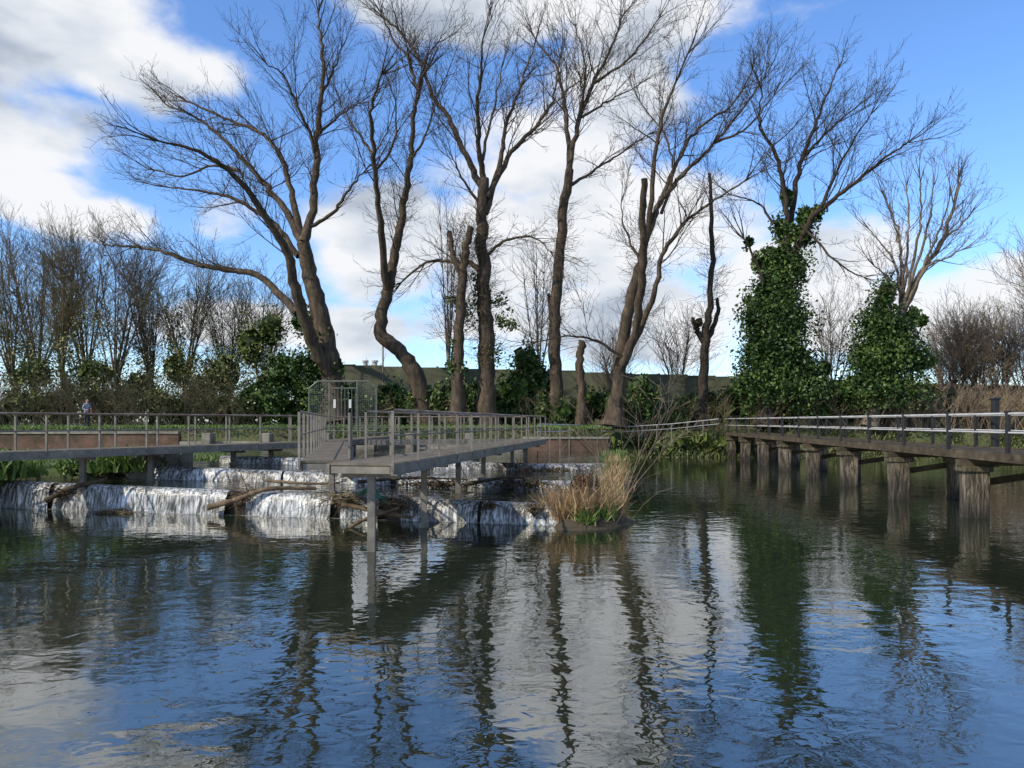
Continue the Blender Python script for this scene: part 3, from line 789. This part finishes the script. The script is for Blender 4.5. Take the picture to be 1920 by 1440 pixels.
for y in ys:
    for o,w in ((0,.62),(2.0,.52)):
        x,yy=onR(y,o); rot=-.094+G(0,.02)
        pier(mbP,x,yy,w,.5,rot,-.9,1.34)
        mbP.box((x,yy,1.42),(w+.2,.62,.17),0,rot)
    a=onR(y,-.45);b=onR(y,2.4)
    mbT.beam((*a,1.6),(*b,1.6),.3,.18,0)
    a=onR(y+.36,-.1);b=onR(y+.36,2.1); mbT.beam((*a,.9),(*b,1.25),.08,.2,0)
for o in (0,.65,1.35,2.0):
    a=onR(9,o);b=onR(61.5,o); mbT.beam((*a,1.77),(*b,1.77),.16,.16,0)
for o in (-.22,2.22):
    a=onR(9,o);b=onR(61.5,o); mbT.beam((*a,1.83),(*b,1.83),.07,.24,0)
y=9
while y<61.5:
    k=.17+abs(G(0,.03)); a=onR(y,-k);b=onR(y,2+k); mbT.beam((*a,1.885+G(0,.006)),(*b,1.885+G(0,.006)),.2,.05,1); y+=.22
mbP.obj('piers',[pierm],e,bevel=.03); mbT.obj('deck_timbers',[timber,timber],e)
for o in (-.2,2.2):
    for z,r in ((3.0,.035),(2.5,.028)):
        a=onR(9,o);b=onR(61.5,o); mbR.tube([(*a,z),(*b,z)],r,1)
    y=20.4-3.33*3
    while y<61.6:
        a=onR(y,o); mbR.box((a[0],a[1],2.42),(.1,.1,1.3),0); mbR.box((a[0],a[1],3.05),(.14,.14,.06),0); y+=3.33
mbR.obj('railings',[blackp,brightrail],e,bevel=.01)
mb=MB(); a=onR(26.6,2.6); mb.box((a[0],a[1],2.4),(.2,.2,2.3),0); mb.box((a[0],a[1],3.57),(.26,.26,.08),0); mb.obj('bollard_post',[blackp],bevel=.02)

# ------------------------------------------------------------------ debris, island and plants
def log(name,pts,r0,r1,twigs=0,mat=drift):
    S=Segs();C=catmull(pts,5); n=len(C)
    S.tubes.append((np.array(C),[(r0+(r1-r0)*i/(n-1))*(1+G(0,.07)) for i in range(n)]))
    for _ in range(twigs):
        c=C[random.randrange(len(C)//3,len(C))]; grow(S,tuple(c),norm(G(0,1),G(0,1),R()),.5+.8*R(),.015,1,0,.2,.8,.005)
    V,Q,M=join_arrays(seg_parts(S))
    return quad_mesh(name,V,Q,[mat],M,True)
log('driftwood_log',[(-9.0,22.9,.25),(-8.1,22.8,.5),(-7.2,22.9,.8),(-5.9,23.3,.78)],.10,.05,5)
log('driftwood_log',[(-14.7,24.4,.3),(-13.9,24.4,.7),(-12.9,24.4,.95),(-12.6,24.2,1.05)],.09,.05,6,timber)
log('driftwood_log',[(-4.6,20.9,.55),(-3.7,20.8,.40),(-2.7,20.7,.22)],.07,.05,4)
log('driftwood_log',[(-7.6,23.7,1.0),(-6.3,23.4,.92),(-5.2,23.2,.95)],.05,.03,8)
log('driftwood_log',[(-4.3,20.3,-.02),(-3.9,20.5,.2),(-3.0,20.6,.5)],.06,.03,2)
log('driftwood_log',[(-5.2,26.1,.75),(-3.5,26,.9),(-1.5,26,.85)],.07,.03,8,timber)
log('driftwood_log',[(-1.6,25.5,.7),(0,25.8,.95),(1,25.7,.75)],.06,.03,10,timber)
def pile(name,c,rad,n,mat,L=.9):
    S=Segs()
    for _ in range(n):
        x=c[0]+G(0,rad[0]*.5);y=c[1]+G(0,rad[1]*.5);z=c[2]+abs(G(0,rad[2]*.5))
        grow(S,(x,y,z),norm(G(0,1),G(0,.6),G(0,.25)),L*(.5+R()),.014,1,-.06,.2,.5,.005)
    V,Q,M=join_arrays(seg_parts(S)); P=blob_pts(c,rad,int(500*rad[0]),10,.6); V2,Q2=leaf_arrays(P,.1)
    V,Q,M=join_arrays([(V,Q,0),(V2,Q2,1)])
    return quad_mesh(name,V,Q,[mat,brownl],M)
pile('debris_pile',(-7.9,23.15,.45),(.5,.3,.35),60,drift,.6)
pile('debris_pile',(-4.7,22.2,.5),(.7,.35,.28),60,bark_olive,.8)
pile('debris_pile',(-3.2,21.75,.45),(.55,.35,.32),50,drift,.7)
pile('debris_pile',(-14.2,24.5,.5),(.4,.25,.25),40,bark_dark,.6)
pile('debris_pile',(-.6,21.3,.45),(.22,.22,.22),25,bark_dark,.4)
pile('debris_pile',(.6,20.9,.4),(.25,.22,.25),25,drift,.4)
pile('debris_pile',(-2.5,25.9,.7),(1.3,.3,.15),60,bark_dark)
pile('debris_pile',(.3,25.7,.7),(1.0,.3,.2),60,bark_dark)
pile('debris_pile',(1.5,31.6,.75),(1.3,.3,.18),50,bark_dark)
pile('debris_pile',(-12.0,23.6,.03),(.7,.25,.08),40,bark_olive,.6)
V=[];Q=[]
for i in range(9):
    for j in range(6): V.append((-4.25+i*.1+G(0,.02),21.5+j*.09,.68+.2*math.sin(i*.5+.3)+.07*math.sin(j*1.4+i)+G(0,.015)))
for i in range(8):
    for j in range(5): Q.append((i*6+j,(i+1)*6+j,(i+1)*6+j+1,i*6+j+1))
quad_mesh('green_tarpaulin',V,Q,[flat('tarpaulin_green',(.04,.16,.11))])
V=[];Q=[];nr,ns=9,36
for i in range(nr):
    for j in range(ns):
        r=i/(nr-1); a=2*math.pi*j/ns; k=1+.18*math.sin(3*a+1)+.1*math.sin(5*a)
        V.append((2.0+1.25*r*k*math.cos(a),21.1+1.3*r*k*math.sin(a),.42*(1-r**2)-.06+G(0,.025)))
for i in range(nr-1):
    for j in range(ns): Q.append((i*ns+j,(i+1)*ns+j,(i+1)*ns+(j+1)%ns,i*ns+(j+1)%ns))
quad_mesh('river_island',V,Q,[soil],None,True)
def clumps(cs,n,s):
    out=[]
    for (x,y,z,w) in cs: out.append(np.stack([x+rng.normal(size=int(n*w))*s*w,y+rng.normal(size=int(n*w))*s*w,np.full(int(n*w),z)],1))
    return np.concatenate(out)
P=clumps([(1.45,20.7,.15,.9),(1.9,20.9,.25,1.1),(2.4,21.1,.2,.8),(2.8,21.6,.1,.6),(1.9,21.7,.25,1.0),(1.2,21.1,.25,.8)],270,.2)
grass('reed_clump',P,.85,reedm,.5,.012)
P=clumps([(2.9,23.0,.1,.7),(2.95,24.3,.3,.7),(3.3,26,.5,1),(3.6,27.5,.6,.8),(4,29.5,.6,.7),(4.3,32,.8,.8)],240,.25)
grass('reed_clump',P,.65,reedm,.5,.014)
P=clumps([(3.1,25,.3,.7),(3.6,28,.6,.8),(4.2,31,.8,.9),(4.8,36,.9,1),(5.2,40,.9,1),(2.5,20.7,.15,.5),(1.9,20.3,.1,.5)],260,.25)
grass('marsh_plants',P,.45,grassm,.45,.02)
S=Segs();parts=[]
for (x,y) in [(1.75,21.0),(1.95,20.9),(2.15,21.1),(1.65,21.2),(2.35,21.3),(1.85,21.4)]:
    h=1.0+.35*R(); S.append((x,y,.2,x+G(0,.08),y,.2+h,.014,.008))
    V,Q=leaf_arrays(blob_pts((x,y,.2+h*.7),(.09,.09,.4),420,10),.05); parts.append((V,Q,1))
V,Q,M=join_arrays(seg_parts(S)+parts); quad_mesh('dock_plant',V,Q,[bark_dark,dockm],M)
S=Segs()
for (a,b,c) in [((3.4,23.5,.3),(.30,.0,1),3.0),((3.4,23.5,.3),(-.05,.1,1),2.5),((3.4,23.7,.3),(.6,.0,1),3.1),((3.4,24,.3),(.42,.2,1),2.9),((3.2,23,.2),(-.55,.1,1),2.6),((3.4,24,.3),(.75,.1,.8),2.3),((3.3,24,.3),(-.3,.0,1),2.2),((2.2,21.3,.2),(-.4,.0,1),1.7),((2.0,21.3,.2),(.2,.0,1),1.7)]:
    grow(S,a,norm(*b),c,.02,2,.045,.05,1.25,.0055)
V,Q,M=join_arrays(seg_parts(S)); quad_mesh('willow_sapling',V,Q,[bark_tan],M)
S=Segs()
for i in range(70): grow(S,(1.9+G(0,.6),21.2+G(0,.5),.15),norm(G(0,.5),G(0,.4),1),.9+.6*R(),.008,1,.0,.1,1,.003)
V,Q,M=join_arrays(seg_parts(S)); quad_mesh('dead_stems',V,Q,[bark_olive],M)

# ------------------------------------------------------------------ person on the path
def person(x,y,z,face):
    e=empty('person'); e.location=(x,y,z); e.rotation_euler=(0,0,face)
    J={'pel':(0,0,.95),'sp':(0,.01,1.15),'ch':(0,.0,1.35),'nk':(0,-.01,1.5),'hd0':(0,-.03,1.58),
       'shl':(.17,0,1.41),'ell':(.23,-.02,1.13),'wrl':(.14,-.25,1.16),'shr':(-.17,0,1.41),'elr':(-.23,.03,1.13),'wrr':(-.10,-.2,1.08),
       'hl':(.09,0,.9),'kl':(.11,-.03,.5),'al':(.11,.02,.09),'tl':(.12,-.15,.03),'hr':(-.09,0,.9),'kr':(-.10,.0,.5),'ar':(-.12,.06,.09),'tr':(-.13,-.1,.03)}
    rad={'pel':.14,'sp':.12,'ch':.15,'nk':.055,'hd0':.055,'shl':.07,'ell':.045,'wrl':.028,'shr':.07,'elr':.045,'wrr':.028,'hl':.09,'kl':.06,'al':.042,'tl':.035,'hr':.09,'kr':.06,'ar':.042,'tr':.035}
    E=[('pel','sp'),('sp','ch'),('ch','nk'),('nk','hd0'),('ch','shl'),('shl','ell'),('ell','wrl'),('ch','shr'),('shr','elr'),('elr','wrr'),('pel','hl'),('hl','kl'),('kl','al'),('al','tl'),('pel','hr'),('hr','kr'),('kr','ar'),('ar','tr')]
    ks=list(J); me=bpy.data.meshes.new('b'); me.from_pydata([J[k] for k in ks],[(ks.index(a),ks.index(b)) for a,b in E],[])
    o=bpy.data.objects.new('b',me); scene.collection.objects.link(o)
    o.modifiers.new('s','SKIN'); ms=o.modifiers.new('u','SUBSURF'); ms.levels=2; ms.render_levels=2
    for i,k in enumerate(ks): me.skin_vertices[0].data[i].radius=(rad[k],rad[k]*(.75 if k in('pel','sp','ch') else 1))
    me.skin_vertices[0].data[0].use_root=True
    dg=bpy.context.evaluated_depsgraph_get(); ev=o.evaluated_get(dg); bm=bpy.data.meshes.new_from_object(ev)
    bpy.data.objects.remove(o); ob=bpy.data.objects.new('body',bm); bm.materials.clear()
    shirt,nt,b=new_mat('checked_shirt'); ck=N(nt,'ShaderNodeTexChecker'); ck.inputs['Scale'].default_value=14
    nt.links.new(coords(nt),ck.inputs['Vector']); ck.inputs['Color1'].default_value=(.03,.04,.09,1); ck.inputs['Color2'].default_value=(.4,.42,.5,1); nt.links.new(ck.outputs[0],b.inputs['Base Color'])
    skin=flat('skin',(.5,.32,.24)); jeans=flat('dark_jeans',(.025,.03,.045)); shoe=flat('shoe',(.03,.025,.02)); hair=flat('dark_hair',(.03,.018,.012)); bag=flat('brown_bag',(.16,.075,.035))
    for m in (shirt,jeans,skin,shoe): bm.materials.append(m)
    for p in bm.polygons:
        c=p.center; p.use_smooth=True
        p.material_index= 3 if c.z<.1 else 1 if c.z<.93 else 2 if (c.z>1.49 and abs(c.x)<.1) else 0
    link(ob,e)
    import bmesh
    def ball(name,c,r,mt,cut=None):
        b=bmesh.new(); bmesh.ops.create_uvsphere(b,u_segments=20,v_segments=14,radius=1)
        for v in b.verts:
            v.co=Vector((v.co.x*r[0],v.co.y*r[1],v.co.z*r[2]))
            if cut: v.co=cut(v.co)
        m=bpy.data.meshes.new(name); b.to_mesh(m); b.free(); m.materials.append(mt)
        for p in m.polygons: p.use_smooth=True
        oo=bpy.data.objects.new(name,m); oo.location=c; link(oo,e); return oo
    ball('head',(0,-.04,1.65),(.078,.095,.115),skin,lambda c:Vector((c.x*(1-.25*max(0,-c.z/.115)),c.y,c.z)))
    ball('hair',(0,-.012,1.685),(.092,.105,.10),hair); ball('hair_back',(0,.05,1.6),(.088,.055,.14),hair)
    ball('nose',(0,-.138,1.64),(.012,.018,.022),skin); ball('mouth',(0,-.125,1.598),(.024,.008,.007),flat('lips',(.35,.12,.1)))
    for s in (-1,1):
        ball('eye',(s*.03,-.124,1.665),(.011,.008,.008),flat('eye_dark',(.03,.02,.02))); ball('ear',(s*.08,-.03,1.65),(.012,.02,.028),skin)
    S=[]
    for s,w in ((1,(.14,-.25,1.16)),(-1,(-.10,-.2,1.08))):
        S.append((*w,w[0]-s*.03,w[1]-.06,w[2]+.01,.03,.036))
        for k in range(4):
            bx=w[0]-s*.03+(k-1.5)*.017; L=.045+.01*(k in(1,2))
            S.append((bx,w[1]-.06,w[2]+.01,bx,w[1]-.06-L*.6,w[2]+.005,.010,.009)); S.append((bx,w[1]-.06-L*.6,w[2]+.005,bx,w[1]-.06-L,w[2]-.02,.009,.007))
        S.append((w[0]-s*.01,w[1]-.02,w[2]+.02,w[0]-s*.05,w[1]-.06,w[2]+.05,.011,.009))
    V,Q=seg_arrays(S,8); quad_mesh('hands',V,Q,[skin],None,True,e)
    mb=MB(); mb.box((.20,-.14,.98),(.12,.3,.24),0); mb.tube([(.2,-.2,1.1),(.15,-.12,1.3),(.12,-.02,1.43)],.012,0,6); mb.obj('shoulder_bag',[bag],e,bevel=.03)
person(sx(163,47.8),47.8,2.42,math.radians(50))

# ------------------------------------------------------------------ sky
w=bpy.data.worlds.new('World'); scene.world=w; w.use_nodes=True; nt=w.node_tree; nt.nodes.clear()
SUN_EL=math.radians(36); SUN_AZ=math.radians(-122)
out=N(nt,'ShaderNodeOutputWorld'); sky=N(nt,'ShaderNodeTexSky'); sky.sky_type='NISHITA'; sky.sun_disc=False
sky.sun_elevation=SUN_EL; sky.sun_rotation=SUN_AZ%(2*math.pi); sky.air_density=1.0; sky.dust_density=.4; sky.ozone_density=3
bg=N(nt,'ShaderNodeBackground'); bg.inputs[1].default_value=.15
tn=N(nt,'ShaderNodeMix',data_type='RGBA',blend_type='MULTIPLY'); tn.inputs[0].default_value=1; tn.inputs[7].default_value=(1.22,1.36,1.62,1)
nt.links.new(sky.outputs[0],tn.inputs[6]); 
hs=N(nt,'ShaderNodeHueSaturation'); hs.inputs['Saturation'].default_value=1.06; hs.inputs['Value'].default_value=1.0
nt.links.new(tn.outputs[2],hs.inputs['Color']); nt.links.new(hs.outputs[0],bg.inputs[0])
tc=N(nt,'ShaderNodeTexCoord'); dirv=tc.outputs['Generated']
sp=N(nt,'ShaderNodeSeparateXYZ'); nt.links.new(dirv,sp.inputs[0])
def M_(op,a,b=None,c=None):
    n=N(nt,'ShaderNodeMath',operation=op)
    for i,q in enumerate((a,b,c)):
        if q is None: continue
        if isinstance(q,(int,float)): n.inputs[i].default_value=q
        else: nt.links.new(q,n.inputs[i])
    return n.outputs[0]
az=M_('ARCTAN2',sp.outputs['X'],sp.outputs['Y']); el=M_('ARCSINE',sp.outputs['Z'])
cb=N(nt,'ShaderNodeCombineXYZ'); nt.links.new(az,cb.inputs[0]); nt.links.new(el,cb.inputs[1])
mp=N(nt,'ShaderNodeMapping'); mp.inputs['Scale'].default_value=(1,1,1.7); nt.links.new(dirv,mp.inputs['Vector'])
wn=N(nt,'ShaderNodeTexNoise'); wn.inputs['Scale'].default_value=4.5; wn.inputs['Detail'].default_value=3; nt.links.new(mp.outputs[0],wn.inputs['Vector'])
ws=N(nt,'ShaderNodeVectorMath',operation='SUBTRACT'); nt.links.new(wn.outputs['Color'],ws.inputs[0]); ws.inputs[1].default_value=(.5,.5,.5)
wm=N(nt,'ShaderNodeVectorMath',operation='MULTIPLY'); nt.links.new(ws.outputs[0],wm.inputs[0]); wm.inputs[1].default_value=(.20,.12,0)
wa=N(nt,'ShaderNodeVectorMath',operation='ADD'); nt.links.new(cb.outputs[0],wa.inputs[0]); nt.links.new(wm.outputs[0],wa.inputs[1])
blobs=[(40,50,220,110,1),(250,130,190,80,.85),(60,230,180,70,.9),(90,375,170,50,1),(-150,150,250,200,1),
 (900,-10,300,100,1),(1180,30,210,120,1),(1150,160,180,120,1),(1080,300,250,140,1),(1190,430,270,170,1),(960,480,220,160,1),(700,470,180,120,.95),(640,620,200,90,.85),(1150,600,450,120,1),
 (1500,500,230,110,1),(1620,600,320,90,1),(1890,550,160,75,1),(880,350,130,70,.7),(420,400,90,40,.5),(420,600,250,60,.7)]
acc=None
for (u,v,ru,rv,am) in blobs:
    a=math.atan((u-HU)/F); b_=math.atan((HV-v)/F*math.cos(a))
    s=N(nt,'ShaderNodeVectorMath',operation='SUBTRACT'); nt.links.new(wa.outputs[0],s.inputs[0]); s.inputs[1].default_value=(a,b_,0)
    k=N(nt,'ShaderNodeVectorMath',operation='MULTIPLY'); nt.links.new(s.outputs[0],k.inputs[0]); k.inputs[1].default_value=(F/ru,F/rv,0)
    l=N(nt,'ShaderNodeVectorMath',operation='LENGTH'); nt.links.new(k.outputs[0],l.inputs[0])
    mr=N(nt,'ShaderNodeMapRange'); mr.interpolation_type='SMOOTHSTEP'; nt.links.new(l.outputs['Value'],mr.inputs[0]); mr.inputs[1].default_value=.35; mr.inputs[2].default_value=1.25; mr.inputs[3].default_value=am; mr.inputs[4].default_value=0
    acc=mr.outputs[0] if acc is None else M_('MAXIMUM',acc,mr.outputs[0])
fn=N(nt,'ShaderNodeTexNoise'); fn.inputs['Scale'].default_value=6; fn.inputs['Detail'].default_value=7; fn.inputs['Roughness'].default_value=.58; nt.links.new(mp.outputs[0],fn.inputs['Vector'])
gn=N(nt,'ShaderNodeTexNoise'); gn.inputs['Scale'].default_value=2.2; gn.inputs['Detail'].default_value=2; nt.links.new(mp.outputs[0],gn.inputs['Vector'])
back=M_('MULTIPLY',M_('GREATER_THAN',M_('ABSOLUTE',az),.9),M_('SUBTRACT',gn.outputs['Fac'],.1))
dens=M_('ADD',M_('MAXIMUM',acc,back),M_('MULTIPLY',M_('SUBTRACT',fn.outputs['Fac'],.5),2.2))
cm=N(nt,'ShaderNodeMapRange'); cm.interpolation_type='SMOOTHSTEP'; nt.links.new(dens,cm.inputs[0]); cm.inputs[1].default_value=.20; cm.inputs[2].default_value=.85; cm.inputs[3].default_value=0; cm.inputs[4].default_value=.98
sn=N(nt,'ShaderNodeTexNoise'); sn.inputs['Scale'].default_value=5; sn.inputs['Detail'].default_value=5; sn.inputs['Roughness'].default_value=.5
mp2=N(nt,'ShaderNodeMapping'); mp2.inputs['Location'].default_value=(3,1,.2); mp2.inputs['Scale'].default_value=(1,1,2.2); nt.links.new(dirv,mp2.inputs['Vector']); nt.links.new(mp2.outputs[0],sn.inputs['Vector'])
cr=N(nt,'ShaderNodeValToRGB'); nt.links.new(sn.outputs['Fac'],cr.inputs[0]); cr.color_ramp.elements[0].position=.32; cr.color_ramp.elements[0].color=(.42,.48,.58,1); cr.color_ramp.elements[1].position=.53; cr.color_ramp.elements[1].color=(.94,.95,.97,1)
m_=cr.color_ramp.elements.new(.42); m_.color=(.70,.75,.82,1)
bc=N(nt,'ShaderNodeBackground'); nt.links.new(cr.outputs[0],bc.inputs[0]); bc.inputs[1].default_value=1.0
mx=N(nt,'ShaderNodeMixShader'); nt.links.new(cm.outputs[0],mx.inputs[0]); nt.links.new(bg.outputs[0],mx.inputs[1]); nt.links.new(bc.outputs[0],mx.inputs[2]); nt.links.new(mx.outputs[0],out.inputs[0])

sl=bpy.data.lights.new('sun','SUN'); sl.energy=5.0; sl.angle=math.radians(.6); sl.color=(1,.91,.74)
so=bpy.data.objects.new('sun',sl); link(so)
v=Vector((math.sin(SUN_AZ)*math.cos(SUN_EL),math.cos(SUN_AZ)*math.cos(SUN_EL),math.sin(SUN_EL))); so.rotation_euler=v.to_track_quat('Z','Y').to_euler(); so.location=(-20,-10,40)

cam=bpy.data.cameras.new('camera'); co=bpy.data.objects.new('camera',cam); link(co); scene.camera=co
co.location=(0,0,EYE); co.rotation_euler=(math.radians(90),0,0)
cam.sensor_width=36; cam.lens=36*F/1920; cam.shift_y=70/1920; cam.clip_end=6000; cam.clip_start=.1
scene.view_settings.view_transform='Standard'; scene.view_settings.look='None'; scene.view_settings.exposure=0
